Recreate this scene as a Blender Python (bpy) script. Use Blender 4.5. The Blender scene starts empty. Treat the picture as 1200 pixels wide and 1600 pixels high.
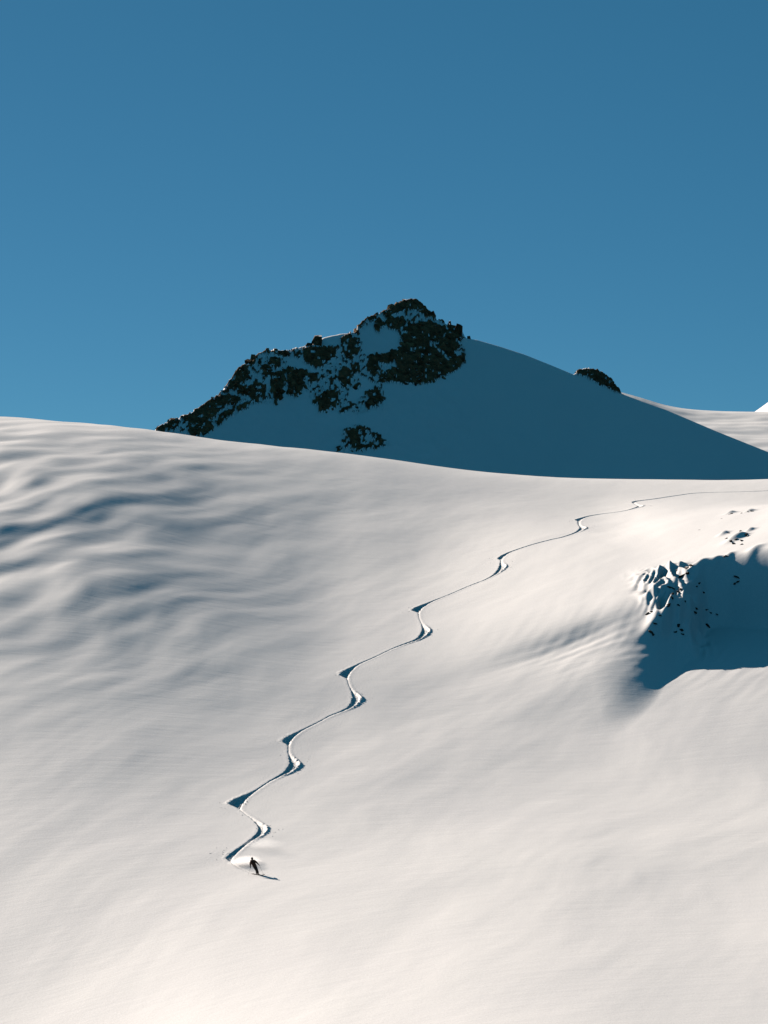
import bpy, bmesh, math, random
import numpy as np
from mathutils import Vector, Matrix, Euler

random.seed(7)
rng = np.random.default_rng(11)
sc = bpy.context.scene
col = sc.collection

# ------------------------------------------------------------------ camera
F = 5000.0          # focal length in photo pixels
HY = 968.0          # photo row of the horizon
cam_d = bpy.data.cameras.new('camera')
cam = bpy.data.objects.new('camera', cam_d)
col.objects.link(cam)
sc.camera = cam
cam.location = (0, 0, 0)
cam.rotation_euler = (math.radians(90), 0, 0)
cam_d.sensor_fit = 'VERTICAL'
cam_d.sensor_height = 36
cam_d.lens = F / 1600 * 36
cam_d.shift_y = (HY - 800) / 1600
cam_d.clip_start = 0.1
cam_d.clip_end = 30000

# ------------------------------------------------------------------ light
SUN_EL = 27.0
SUN_AZ = -45.0      # degrees from +Y towards +X: behind the slope, from the left
world = bpy.data.worlds.new('World')
sc.world = world
world.use_nodes = True
nt = world.node_tree
for n in list(nt.nodes):
    nt.nodes.remove(n)
out = nt.nodes.new('ShaderNodeOutputWorld')
bg = nt.nodes.new('ShaderNodeBackground')
sky = nt.nodes.new('ShaderNodeTexSky')
sky.sky_type = 'NISHITA'
sky.sun_disc = False
sky.sun_elevation = math.radians(SUN_EL)
sky.sun_rotation = math.radians(SUN_AZ)
sky.altitude = 3000
sky.air_density = 0.6
sky.dust_density = 1.5
sky.ozone_density = 6.0
mulc = nt.nodes.new('ShaderNodeMix')
mulc.data_type = 'RGBA'
mulc.blend_type = 'MULTIPLY'
mulc.inputs[0].default_value = 1.0
mulc.inputs[7].default_value = (0.37, 0.565, 0.495, 1)
nt.links.new(sky.outputs[0], mulc.inputs[6])
addc = nt.nodes.new('ShaderNodeMix')      # even blue added to the sky colour to lift the shaded snow
addc.data_type = 'RGBA'
addc.blend_type = 'ADD'
addc.inputs[0].default_value = 1.0
addc.inputs[7].default_value = (0.02, 0.62, 1.00, 1)
nt.links.new(mulc.outputs[2], addc.inputs[6])
nt.links.new(addc.outputs[2], bg.inputs['Color'])
nt.links.new(bg.outputs[0], out.inputs['Surface'])
bg.inputs['Strength'].default_value = 0.053

sun_d = bpy.data.lights.new('sun', 'SUN')
sun_d.energy = 5.0
sun_d.angle = math.radians(0.5)
sun_d.color = (1.0, 0.872, 0.765)
sun = bpy.data.objects.new('sun', sun_d)
col.objects.link(sun)
az = math.radians(SUN_AZ)
el = math.radians(SUN_EL)
SD = Vector((math.sin(az) * math.cos(el), math.cos(az) * math.cos(el), math.sin(el)))
sun.rotation_euler = SD.to_track_quat('Z', 'Y').to_euler()
sun.location = SD * 200

sc.view_settings.view_transform = 'Standard'
sc.view_settings.look = 'None'
sc.view_settings.gamma = 1
sc.view_settings.use_curve_mapping = False
sc.view_settings.exposure = 0.73
sc.render.engine = 'CYCLES'
sc.cycles.max_bounces = 6
sc.cycles.diffuse_bounces = 0
sc.cycles.volume_bounces = 2

# ------------------------------------------------------------------ helpers
def perlin(x, y, seed=0):
    xi = np.floor(x).astype(np.int64); yi = np.floor(y).astype(np.int64)
    xf = x - xi; yf = y - yi
    u = xf * xf * xf * (xf * (xf * 6 - 15) + 10)
    v = yf * yf * yf * (yf * (yf * 6 - 15) + 10)
    def g(ix, iy, dx, dy):
        h = (ix * 374761393 + iy * 668265263 + seed * 1442695041) & 0xffffffff
        h = ((h ^ (h >> 13)) * 1274126177) & 0xffffffff
        h = (h ^ (h >> 16)) & 0xffff
        a = h * (2 * math.pi / 65536.0)
        return np.cos(a) * dx + np.sin(a) * dy
    n00 = g(xi, yi, xf, yf); n10 = g(xi + 1, yi, xf - 1, yf)
    n01 = g(xi, yi + 1, xf, yf - 1); n11 = g(xi + 1, yi + 1, xf - 1, yf - 1)
    return (n00 * (1 - u) + n10 * u) * (1 - v) + (n01 * (1 - u) + n11 * u) * v

def sstep(a, b, x):
    t = np.clip((x - a) / (b - a), 0, 1)
    return t * t * (3 - 2 * t)

def gridmesh(name, V, faces, smooth=True):
    me = bpy.data.meshes.new(name)
    nv = len(V); nf = len(faces)
    me.vertices.add(nv)
    me.vertices.foreach_set('co', np.ascontiguousarray(V, dtype=np.float32).ravel())
    me.loops.add(nf * 4)
    me.loops.foreach_set('vertex_index', np.ascontiguousarray(faces, dtype=np.int32).ravel())
    me.polygons.add(nf)
    me.polygons.foreach_set('loop_start', np.arange(0, nf * 4, 4, dtype=np.int32))
    me.polygons.foreach_set('loop_total', np.full(nf, 4, dtype=np.int32))
    me.polygons.foreach_set('use_smooth', np.full(nf, smooth, dtype=bool))
    me.update(calc_edges=True)
    return me

def quads(nr, nc):
    i = np.arange((nr - 1) * nc).reshape(nr - 1, nc)[:, :-1].ravel()
    return np.stack([i, i + 1, i + nc + 1, i + nc], 1)

def link(name, me, mat=None, parent=None, **props):
    o = bpy.data.objects.new(name, me)
    col.objects.link(o)
    if mat is not None and me is not None:
        me.materials.append(mat)
    if parent is not None:
        o.parent = parent
    for k, v in props.items():
        o[k] = v
    return o

def empty(name, loc, label, cat, group=None):
    o = bpy.data.objects.new(name, None)
    col.objects.link(o)
    o.location = loc
    o['label'] = label
    o['category'] = cat
    if group:
        o['group'] = group
    return o

def P(px, py, Y):
    return Vector(((px - 600) / F * Y, Y, (HY - py) / F * Y))

# ------------------------------------------------------------------ materials
def new_mat(name):
    m = bpy.data.materials.new(name)
    m.use_nodes = True
    return m, m.node_tree, m.node_tree.nodes['Principled BSDF']

def snow_mat(name, fine=0.5, colr=(0.80, 0.79, 0.77), streak=True):
    m, t, b = new_mat(name)
    b.inputs['Base Color'].default_value = (*colr, 1)
    b.inputs['Roughness'].default_value = 0.75
    b.inputs['Specular IOR Level'].default_value = 0.15
    tc = t.nodes.new('ShaderNodeTexCoord')
    last = None
    def layer(rot, scale, nscale, detail, strength, dist):
        nonlocal last
        mp = t.nodes.new('ShaderNodeMapping')
        mp.vector_type = 'TEXTURE'
        mp.inputs['Rotation'].default_value = (0, 0, math.radians(rot))
        mp.inputs['Scale'].default_value = scale
        t.links.new(tc.outputs['Object'], mp.inputs['Vector'])
        n = t.nodes.new('ShaderNodeTexNoise')
        n.inputs['Scale'].default_value = nscale
        n.inputs['Detail'].default_value = detail
        n.inputs['Roughness'].default_value = 0.6
        t.links.new(mp.outputs[0], n.inputs['Vector'])
        bp = t.nodes.new('ShaderNodeBump')
        bp.inputs['Strength'].default_value = strength
        bp.inputs['Distance'].default_value = dist
        t.links.new(n.outputs['Fac'], bp.inputs['Height'])
        if last:
            t.links.new(last.outputs[0], bp.inputs['Normal'])
        last = bp
    if streak:
        layer(-64, (1.0, 6.0, 2.0), 0.7, 4, 0.22 * fine, 0.30)
    layer(0, (1, 1, 1), 3.5, 3, 0.45 * fine, 0.06)
    t.links.new(last.outputs[0], b.inputs['Normal'])
    # faint large tint drift, old snow against fresh
    n = t.nodes.new('ShaderNodeTexNoise')
    n.inputs['Scale'].default_value = 0.03
    n.inputs['Detail'].default_value = 6
    t.links.new(tc.outputs['Object'], n.inputs['Vector'])
    r = t.nodes.new('ShaderNodeValToRGB')
    r.color_ramp.elements[0].position = 0.3
    r.color_ramp.elements[1].position = 0.7
    r.color_ramp.elements[0].color = (colr[0] * .96, colr[1] * .96, colr[2] * .97, 1)
    r.color_ramp.elements[1].color = (*colr, 1)
    t.links.new(n.outputs['Fac'], r.inputs[0])
    g = t.nodes.new('ShaderNodeTexNoise')
    g.inputs['Scale'].default_value = 9
    g.inputs['Detail'].default_value = 2
    t.links.new(tc.outputs['Object'], g.inputs['Vector'])
    gm = t.nodes.new('ShaderNodeMapRange')
    gm.inputs['From Min'].default_value = 0.3; gm.inputs['From Max'].default_value = 0.7
    gm.inputs['To Min'].default_value = 0.90; gm.inputs['To Max'].default_value = 1.04
    t.links.new(g.outputs['Fac'], gm.inputs['Value'])
    mu_ = t.nodes.new('ShaderNodeMix'); mu_.data_type = 'RGBA'; mu_.blend_type = 'MULTIPLY'
    mu_.inputs[0].default_value = 1
    t.links.new(r.outputs[0], mu_.inputs[6]); t.links.new(gm.outputs[0], mu_.inputs[7])
    t.links.new(mu_.outputs[2], b.inputs['Base Color'])
    return m

def rock_mat(name, dark=(0.035, 0.020, 0.010), light=(0.26, 0.15, 0.07), snow=0.73, scale=0.5):
    m, t, b = new_mat(name)
    b.inputs['Roughness'].default_value = 0.9
    b.inputs['Specular IOR Level'].default_value = 0.1
    geo = t.nodes.new('ShaderNodeNewGeometry')
    n = t.nodes.new('ShaderNodeTexNoise')
    n.inputs['Scale'].default_value = scale
    n.inputs['Detail'].default_value = 8
    n.inputs['Roughness'].default_value = 0.7
    t.links.new(geo.outputs['Position'], n.inputs['Vector'])
    r = t.nodes.new('ShaderNodeValToRGB')
    r.color_ramp.elements[0].position = 0.35
    r.color_ramp.elements[1].position = 0.75
    r.color_ramp.elements[0].color = (*dark, 1)
    r.color_ramp.elements[1].color = (*light, 1)
    t.links.new(n.outputs['Fac'], r.inputs[0])
    bp = t.nodes.new('ShaderNodeBump')
    bp.inputs['Strength'].default_value = 0.8
    bp.inputs['Distance'].default_value = 0.5
    t.links.new(n.outputs['Fac'], bp.inputs['Height'])
    t.links.new(bp.outputs[0], b.inputs['Normal'])
    # snow lying on upward facets: real world normal plus noise
    sx = t.nodes.new('ShaderNodeSeparateXYZ')
    t.links.new(geo.outputs['Normal'], sx.inputs[0])
    n2 = t.nodes.new('ShaderNodeTexNoise')
    n2.inputs['Scale'].default_value = scale * 0.75
    n2.inputs['Detail'].default_value = 5
    t.links.new(geo.outputs['Position'], n2.inputs['Vector'])
    ma = t.nodes.new('ShaderNodeMath'); ma.operation = 'MULTIPLY_ADD'
    t.links.new(n2.outputs['Fac'], ma.inputs[0])
    ma.inputs[1].default_value = 0.9
    t.links.new(sx.outputs['Z'], ma.inputs[2])
    r2 = t.nodes.new('ShaderNodeValToRGB')
    r2.color_ramp.elements[0].position = 0.0
    r2.color_ramp.elements[1].position = 1.0
    mm = t.nodes.new('ShaderNodeMapRange')
    mm.inputs['From Min'].default_value = snow + 0.62
    mm.inputs['From Max'].default_value = snow + 0.68
    t.links.new(ma.outputs[0], mm.inputs['Value'])
    mx = t.nodes.new('ShaderNodeMix'); mx.data_type = 'RGBA'
    t.links.new(mm.outputs[0], mx.inputs[0])
    oi = t.nodes.new('ShaderNodeObjectInfo')
    om = t.nodes.new('ShaderNodeMapRange')
    om.inputs['To Min'].default_value = 0.45; om.inputs['To Max'].default_value = 1.9
    t.links.new(oi.outputs['Random'], om.inputs['Value'])
    vm = t.nodes.new('ShaderNodeMix'); vm.data_type = 'RGBA'; vm.blend_type = 'MULTIPLY'
    vm.inputs[0].default_value = 1
    t.links.new(r.outputs[0], vm.inputs[6]); t.links.new(om.outputs[0], vm.inputs[7])
    t.links.new(vm.outputs[2], mx.inputs[6])
    mx.inputs[7].default_value = (0.78, 0.77, 0.76, 1)
    t.links.new(mx.outputs[2], b.inputs['Base Color'])
    return m

def plain_mat(name, c, rough=0.7, spec=0.3):
    m, t, b = new_mat(name)
    n = t.nodes.new('ShaderNodeTexNoise')
    n.inputs['Scale'].default_value = 14
    n.inputs['Detail'].default_value = 3
    r = t.nodes.new('ShaderNodeValToRGB')
    r.color_ramp.elements[0].color = (c[0] * .7, c[1] * .7, c[2] * .7, 1)
    r.color_ramp.elements[1].color = (c[0] * 1.2, c[1] * 1.2, c[2] * 1.2, 1)
    t.links.new(n.outputs['Fac'], r.inputs[0])
    t.links.new(r.outputs[0], b.inputs['Base Color'])
    b.inputs['Roughness'].default_value = rough
    b.inputs['Specular IOR Level'].default_value = spec
    return m

M_SNOW = snow_mat('wind packed snow', 0.5)
M_TRACK = snow_mat('broken powder snow', 1.0, streak=False)
M_FACE = snow_mat('mountain snow', 0.6, colr=(0.91, 0.87, 0.84))
M_FAR = snow_mat('far snow', 0.25)
M_ROCK = rock_mat('dark rock')
M_ROCKB = rock_mat('dark bedrock', snow=0.74, scale=0.35)
M_ROCKN = rock_mat('outcrop rock', dark=(0.02, .018, .015), light=(.12, .085, .055), snow=0.80, scale=1.5)

# ------------------------------------------------------------------ the foreground snow slope
CX = np.array([-2600, -700, -300, 0, 100, 200, 243, 350, 500, 600, 720, 800, 870, 950, 1050, 1200, 1500, 2200, 3800.])
CY = np.array([560, 600, 625, 650, 658, 667, 673.5, 688, 705, 716, 733, 741, 746.5, 749.5, 749, 749, 742, 720, 700.])
def smooth_interp(x, X, Yv):
    h = 14.0
    acc = 0
    for k in (-2, -1, 0, 1, 2):
        acc = acc + np.interp(x + k * h, X, Yv)
    return acc / 5

def base_z(u, Y):
    px = 600 + u * F
    vc = (HY - smooth_interp(px, CX, CY)) / F
    Yc = 620 + 60 * sstep(0, 1000, px)
    vS = -0.08 - 0.004 * sstep(700, 1300, px)
    K0 = vc - vS
    e = 1.45 + .42 * (1 - sstep(-200, 550, px))
    t = np.maximum(Yc - Y, 0) / (Yc - 330)
    K = K0 * t ** e
    sl = e * K0 / (Yc - 330)
    tf = np.maximum(330 - Y, 0)
    K = np.where(Y < 330, K0 + sl * tf * (1 + tf / 260), K)
    tb = np.maximum(Y - Yc, 0)
    v = vc - K - 3.2e-6 * tb ** 2 - 2e-8 * tb ** 3 * 0.5
    return v * Y

# the drop-off on the right: the brink of a terrace with a steep shaded face below it
BRX = np.array([20, 30, 36, 40, 43, 45, 50, 56, 60, 80.])
BRY = np.array([467, 466, 466, 469, 474, 479, 486, 486, 484, 478.])

BUMPS = []
def ground_z(u, Y):
    X = u * Y
    px = 600 + u * F
    z = base_z(u, Y)
    # lip and face
    tt = np.clip((X + 14) / 65, 0, 1)
    T = 6.9 * tt * tt * (3 - 2 * tt) + 0.13 * (np.sqrt((X - 45) ** 2 + 16) + X - 45)
    Yl = 0
    for kk in (-3, -2, -1, 0, 1, 2, 3):
        Yl = Yl + np.interp(X + kk * 1.1, BRX, BRY) / 7
    Yl = Yl + 14 + 1.4 * perlin(X / 5, Y / 9, 61) * sstep(28, 40, X) * (1 - .8 * sstep(45, 50, X))
    Wf = 12 + 19 * (1 - sstep(44.5, 50, X)) + 30 * (1 - sstep(29, 43.5, X))
    z = z + T * (1 - sstep(0, 150, Y - Yl)) * (1 - sstep(0, 1, (Yl - Y) / Wf))
    # broad swell below the terrace
    z = z + 3.0 * sstep(2, 40, X) * sstep(395, 460, Y) * (1 - sstep(520, 660, Y))
    # bank that catches the sun left of the lip, spread upslope
    # scour hollow below the left end of the lip
    cx, cy = 29.5, 463
    a = math.radians(44)
    dx = X - cx; dy = Y - cy
    p = dx * math.cos(a) + dy * math.sin(a)      # along the hollow (runs away to the right)
    q = -dx * math.sin(a) + dy * math.cos(a)     # + towards the sun side
    along = np.exp(-np.abs(p / np.where(p > 0, 9.0, 14.0)) ** 2.2)
    hol = np.where(q > 0, np.exp(-(q / 4.2) ** 2), np.exp(-(q / 12.0) ** 2))
    z = z - 1.25 * along * hol * (1 + .15 * perlin(p / 14, q / 1.8, 9))
    # wind-drifted ripples, strongest high on the left
    a = math.radians(72)                          # direction of the drifts in plan
    wob = 6 * perlin(X / 38, Y / 45, 5) + 0.8 * perlin(X / 11, Y / 16, 6)
    pa = X * math.cos(a) + Y * math.sin(a)
    qa = -X * math.sin(a) + Y * math.cos(a) + wob
    amp = 0.74 * (1 - sstep(-20, 500, px + (Y - 430) * -1.0)) * sstep(375, 470, Y) * (1 - .6 * sstep(510, 620, Y))
    r1 = perlin(pa / 19, qa / 5.6, 1)
    r2 = perlin(pa / 10 + 30, qa / 2.6, 2)
    r3 = perlin(pa / 60, qa / 22, 3)
    r4 = perlin(pa / 5.0, qa / 1.6, 4)
    z = z + amp * (0.62 * r1 + 0.05 * r2 + 0.25 * perlin(X / 16, Y / 30, 7)) * (1 + .5 * (1 - sstep(0, 240, px)))
    z = z + (0.65 * r3 + 0.09 * r1 + 0.02 * r2) * sstep(200, 330, Y) * (1 - 0.5 * sstep(540, 640, Y))
    z = z + 0.012 * r4
    # finer streaks round the hollow
    m = np.exp(-((X - 46) / 26) ** 2 - ((Y - 466) / 18) ** 2)
    z = z + m * 0.09 * perlin(pa / 14, qa / 1.5, 8)
    # snow-plastered fingers on the brink
    fx = (X - 43.3) ; fy = (Y - 485)
    mf = np.exp(-(fx / 4.4) ** 4 - (fy / 16.0) ** 4)
    b = math.radians(80)
    pb = X * math.cos(b) + Y * math.sin(b)
    qb = -X * math.sin(b) + Y * math.cos(b)
    rf = 1 - 2 * np.abs(perlin(pb / 8.0, qb / 1.7, 21))
    z = z + mf * (1.5 * (rf - .35) + 0.35 * perlin(pb / 1.6, qb / .7, 22))
    for (bx, by, bh, bs) in BUMPS:
        ddx = X - bx; ddy = (Y - by)
        pp = ddx * 0.5 + ddy * 0.866; qq = -ddx * 0.866 + ddy * 0.5
        z = z + bh * np.exp(-(qq / bs) ** 2 - (pp / (bs * 2.6)) ** 2)
    zmax = -1.75 - 0.02 * Y
    return np.where(Y < 120, np.minimum(z, zmax), z)

for (a_, b_, h_, s_) in [(1036, 897, 1.0, 1.1), (1056, 887, .8, .9), (1096, 884, .9, 1.1), (1118, 880, .7, .8), (1147, 843, .75, 1.0), (1160, 836, .5, .7), (1172, 829, .5, .6),
                         (1131, 834, .5, .6), (1140, 868, .4, .6), (1142, 802, .5, .7), (1172, 799, .45, .7), (1024, 925, .9, 1.0), (1180, 858, .5, .9), (1038, 972, 1.9, 1.5), (1060, 958, 1.7, 1.2), (1022, 984, 1.0, 1.0), (1073, 942, 1.3, 1.0), (1050, 938, 1.0, .8)]:
    u_ = (a_ - 600) / F; v_ = (HY - b_) / F
    Y_ = np.arange(400, 690, 0.25)
    w_ = ground_z(np.full_like(Y_, u_), Y_) / Y_ - v_
    y_ = float(Y_[int(np.argmax(w_ > 0))])
    BUMPS.append((u_ * y_, y_, h_, s_))
cols_mid = np.arange(-0.131, 0.1311, 1 / 2600.)
so = np.linspace(0, 1, 42)[1:]
cols_out = 0.131 + 0.47 * so ** 1.8
U = np.concatenate([-cols_out[::-1], cols_mid, cols_out])
rows = np.concatenate([np.linspace(1.5, 232, 28), np.arange(236, 700, 0.5), 700 + 860 * np.linspace(0, 1, 50)[1:] ** 1.7])
UU, YY = np.meshgrid(U, rows)
ZZ = ground_z(UU, YY)
far = YY > 720
ZZ = np.where(far, np.maximum(ZZ, -55 - 0.02 * (YY - 720)), ZZ)
NR, NC = UU.shape
V = np.stack([UU * YY, YY, ZZ], -1).reshape(-1, 3)

def ground_at(px, py):
    """first point of the slope seen along a ray, as (X, Y, Z)"""
    u = (px - 600) / F
    v = (HY - py) / F
    Ys = np.arange(236, 700, 0.25)
    zz = ground_z(np.full_like(Ys, u), Ys)
    w = zz / Ys - v
    i = np.argmax(w > 0)
    if not (w > 0).any():
        i = int(np.argmax(w))
        return Vector((u * Ys[i], Ys[i], zz[i]))
    if i == 0:
        return Vector((u * Ys[0], Ys[0], zz[0]))
    t = w[i - 1] / (w[i - 1] - w[i])
    Y = Ys[i - 1] + 0.25 * t
    return Vector((u * Y, Y, v * Y))

def gz(X, Y):
    return float(ground_z(np.array([X / Y]), np.array([float(Y)]))[0])

# ---- ski track centre line (photo trace -> points on the slope)
TR = [(1230, 765), (1170, 768), (1095, 770), (1060, 774), (1020, 780), (992, 784, 'l', .30), (994, 788), (999, 791, 'r', .5), (985, 796), (965, 800), (940, 803),
      (918, 807), (906, 813, 'l', .6), (905, 819), (908, 825, 'r', .7), (900, 832), (880, 839), (862, 843), (835, 850), (810, 858), (795, 864), (785, 872, 'l', .6),
      (783, 879), (781, 887, 'r', .9), (773, 897), (760, 905), (745, 911), (730, 917), (700, 930), (680, 938), (665, 946), (656, 954, 'l', 1.0), (655, 964),
      (660, 976), (660, 987, 'r', 1.0), (652, 998), (635, 1005), (615, 1013), (590, 1025), (565, 1036), (552, 1045), (544, 1056, 'l', 1.0), (545, 1068), (550, 1080),
      (552, 1091, 'r', 1.0), (546, 1104), (530, 1113), (515, 1119), (495, 1130), (475, 1140), (461, 1150), (453, 1160, 'l', .8), (451, 1172), (453, 1185),
      (454, 1194, 'r', 1.0), (447, 1205), (435, 1213), (420, 1222), (400, 1236), (386, 1247), (377, 1258, 'l', 1.25), (376, 1265), (383, 1271), (394, 1279), (402, 1287),
      (406, 1295, 'r', .7), (402, 1304), (390, 1314), (375, 1328), (362, 1341, 'l', .45), (364, 1349), (374, 1356), (388, 1362), (403, 1367.5)]
pts = []
LW = []; RW = []
for t in TR:
    g = ground_at(t[0], t[1])
    pts.append((g.x, g.y))
    LW.append(t[3] if len(t) > 2 and t[2] == 'l' else 0)
    RW.append(t[3] if len(t) > 2 and t[2] == 'r' else 0)
pts = np.array(pts)
# Catmull-Rom through the points
def catmull(p, n=40):
    o = []; idx = []
    for i in range(len(p) - 1):
        p0 = p[max(i - 1, 0)]; p1 = p[i]; p2 = p[i + 1]; p3 = p[min(i + 2, len(p) - 1)]
        for k in range(n):
            t = k / n
            o.append(0.5 * ((2 * p1) + (-p0 + p2) * t + (2 * p0 - 5 * p1 + 4 * p2 - p3) * t * t + (-p0 + 3 * p1 - 3 * p2 + p3) * t ** 3))
            idx.append(i + t)
    o.append(p[-1]); idx.append(len(p) - 1)
    return np.array(o), np.array(idx)
cl, cidx = catmull(pts)
seg = np.r_[0, np.cumsum(np.hypot(*np.diff(cl, axis=0).T))]
arc_knot = np.interp(np.arange(len(pts)), cidx, seg)
S = np.arange(0, seg[-1], 0.2)
CLX = np.interp(S, seg, cl[:, 0]); CLY = np.interp(S, seg, cl[:, 1])
kg = np.exp(-(np.arange(-12, 13) * 0.2 / 1.1) ** 2); kg /= kg.sum()
CLX = np.convolve(np.pad(CLX, 12, mode='edge'), kg, 'valid'); CLY = np.convolve(np.pad(CLY, 12, mode='edge'), kg, 'valid')
TX = np.gradient(CLX); TY = np.gradient(CLY)
ln = np.hypot(TX, TY); TX /= ln; TY /= ln
WL = np.zeros_like(S); WR = np.zeros_like(S)
for k in range(len(pts)):
    a0 = arc_knot[k]
    if LW[k]:
        up = 5.2; dn = 1.2
        w = np.where(S < a0, np.exp(-((S - a0) / up) ** 2), np.exp(-((S - a0) / dn) ** 2))
        WL = np.maximum(WL, LW[k] * w)
    if RW[k]:
        up = 3.5; dn = 6.0
        w = np.where(S < a0, np.exp(-((S - a0) / up) ** 2), np.exp(-((S - a0) / dn) ** 2))
        WR = np.maximum(WR, RW[k] * w)
SSC = np.interp(S, arc_knot, np.array([1.0] * len(pts)))

def track_disp(X, Y):
    """height change of the snow made by the skis, and distance from the line"""
    n = len(X)
    best = np.full(n, 1e9); bi = np.zeros(n, int)
    order = np.argsort(Y)
    for a in range(0, n, 4000):
        ids = order[a:a + 4000]
        y0 = Y[ids].min() - 6; y1 = Y[ids].max() + 6
        sel = np.where((CLY > y0) & (CLY < y1))[0]
        if len(sel) == 0:
            continue
        d2 = (X[ids, None] - CLX[None, sel]) ** 2 + (Y[ids, None] - CLY[None, sel]) ** 2
        j = d2.argmin(1)
        best[ids] = d2[np.arange(len(ids)), j]
        bi[ids] = sel[j]
    dist = np.sqrt(best)
    # + on the right hand of travel, which is the sun side of the picture
    dxx = X - CLX[bi]; dyy = Y - CLY[bi]
    side = TX[bi] * dyy - TY[bi] * dxx          # + = left of travel
    r = np.where(side > 0, -1, 1) * dist
    wl = WL[bi]; wr = WR[bi]; s = S[bi]
    rough = perlin(X * 2.6, Y * 2.6, 31) + 0.7 * perlin(X * 5.1, Y * 5.1, 32)
    fall = np.clip((s - 10) / 30, 0.8, 1)
    w0 = 0.16 + 0.14 * (1 - sstep(60, 200, s))
    r = r + 0.07 * perlin(X * 1.3, Y * 1.3, 33) * (1 + 2 * np.maximum(wl, wr))
    hiR = w0 + 1.0 * wl                        # sun-side edge
    loR = -(w0 + 0.85 * wr)                     # far edge
    inside = sstep(0.0, 0.12, hiR - r) * sstep(0, 0.30, r - loR)
    t = np.clip((r - loR) / np.maximum(hiR - loR, .1), 0, 1)
    depth = (0.09 + 0.32 * wl + 0.18 * wr) * (0.8 + 0.2 * t)
    h = -depth * inside * (1 + 0.35 * rough)
    # twin ski grooves
    h = h - 0.05 * np.exp(-((r - 0.12) / 0.07) ** 2) * inside - 0.05 * np.exp(-((r + 0.14) / 0.07) ** 2) * inside
    # thrown bank on the far edge of right-hand turns
    bank = np.exp(-((r - loR + 0.12) / 0.22) ** 2)
    h = h + bank * (0.015 + 0.20 * wr) * (1 + 1.1 * rough)
    # crumbs thrown past the sun-side edge of left-hand turns
    bank2 = np.exp(-((r - hiR - 0.22) / 0.26) ** 2)
    h = h + bank2 * (0.01 + 0.04 * wl) * (1 + 1.4 * rough)
    fade = 1 - sstep(2.4, 3.1, dist)
    return h * fade * fall, dist

# corridor cells get refined; they become the ski_track object
PX_, PY_ = V[:, 0], V[:, 1]
near = (V[:, 1] > 300) & (V[:, 1] < 705) & (np.abs(UU.ravel()) < 0.13)
idn = np.where(near)[0]
dmin = np.full(len(V), 1e9)
# coarse distance
cs = slice(None, None, 4)
for a in range(0, len(idn), 20000):
    ids = idn[a:a + 20000]
    sel = np.where((CLY[cs] > V[ids, 1].min() - 6) & (CLY[cs] < V[ids, 1].max() + 6))[0]
    if len(sel) == 0:
        continue
    xs = CLX[cs][sel]; ys = CLY[cs][sel]
    d2 = (V[ids, 0][:, None] - xs[None]) ** 2 + (V[ids, 1][:, None] - ys[None]) ** 2
    dmin[ids] = np.sqrt(d2.min(1))
Q = quads(NR, NC)
qd = dmin[Q].min(1)
inq = qd < 3.2
me = gridmesh('snow_slope', V, Q[~inq])
slope = link('snow_slope', me, M_SNOW, kind='structure')

def refine(Qs, nu, ny):
    A = V[Qs[:, 0]]; B = V[Qs[:, 1]]; C = V[Qs[:, 2]]; D = V[Qs[:, 3]]
    s = np.linspace(0, 1, nu + 1); t = np.linspace(0, 1, ny + 1)
    Tt, Ss = np.meshgrid(t, s, indexing='ij')
    Ss = Ss[None, :, :, None]; Tt = Tt[None, :, :, None]
    W = (A[:, None, None] * (1 - Ss) * (1 - Tt) + B[:, None, None] * Ss * (1 - Tt) + C[:, None, None] * Ss * Tt + D[:, None, None] * (1 - Ss) * Tt)
    m = (nu + 1) * (ny + 1)
    Vf = W.reshape(-1, 3)
    loc = quads(ny + 1, nu + 1)
    Fc = (loc[None] + (np.arange(len(Qs)) * m)[:, None, None]).reshape(-1, 4)
    key = np.round(Vf * 2000).astype(np.int64)
    _, first, inv = np.unique(key[:, 0] * 4000003 + key[:, 1] * 7 + 0, return_index=True, return_inverse=True)
    return Vf[first], inv[Fc]
Vt, Ft = refine(Q[inq], 2, 5)
h, dd = track_disp(Vt[:, 0], Vt[:, 1])
Vt = Vt.copy()
Vt[:, 2] += h
mt = gridmesh('ski_track', Vt, Ft)
track = link('ski_track', mt, M_TRACK, kind='structure')
track['label'] = 'long winding ski track carved down the open snow slope'
print('slope quads', (~inq).sum(), 'track quads', len(Ft))

# ------------------------------------------------------------------ the mountain behind
RX = np.array([-900, -300, 0, 100, 200, 243, 270, 300, 340, 356, 372, 390, 402, 415, 450, 475, 492, 505, 530, 552, 558, 564, 575, 600, 615, 632, 652, 668, 680, 700, 722, 728,
               745, 780, 820, 860, 896, 906, 924, 940, 951, 959, 972, 1000, 1040, 1080, 1120, 1160, 1200, 1300, 1400, 1700, 2400.])
RY = np.array([900, 850, 780, 735, 693, 673, 658, 646, 621, 601, 578, 566, 557, 550, 548, 541, 538, 528, 522, 520, 513, 506, 499, 488, 480, 472, 471, 486, 499, 508, 518, 529,
               531, 541, 554, 570, 585, 580, 578, 583.5, 590, 598, 615.5, 626, 640, 657, 674, 690, 706, 750, 790, 880, 960.])
MA, MB = 0.30, 1.0
XS, YS, ZS = 0.008 * 1400, 1400.0, 0.1 * 1400
NUM = ZS + MA * XS - MB * YS
def face_point(px, py):
    u = (px - 600) / F; v = (HY - py) / F
    Y = NUM / (v + MA * u - MB)
    return np.array([u * Y, Y, v * Y]) if np.isscalar(px) else np.stack([u * Y, Y, v * Y], -1)

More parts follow.
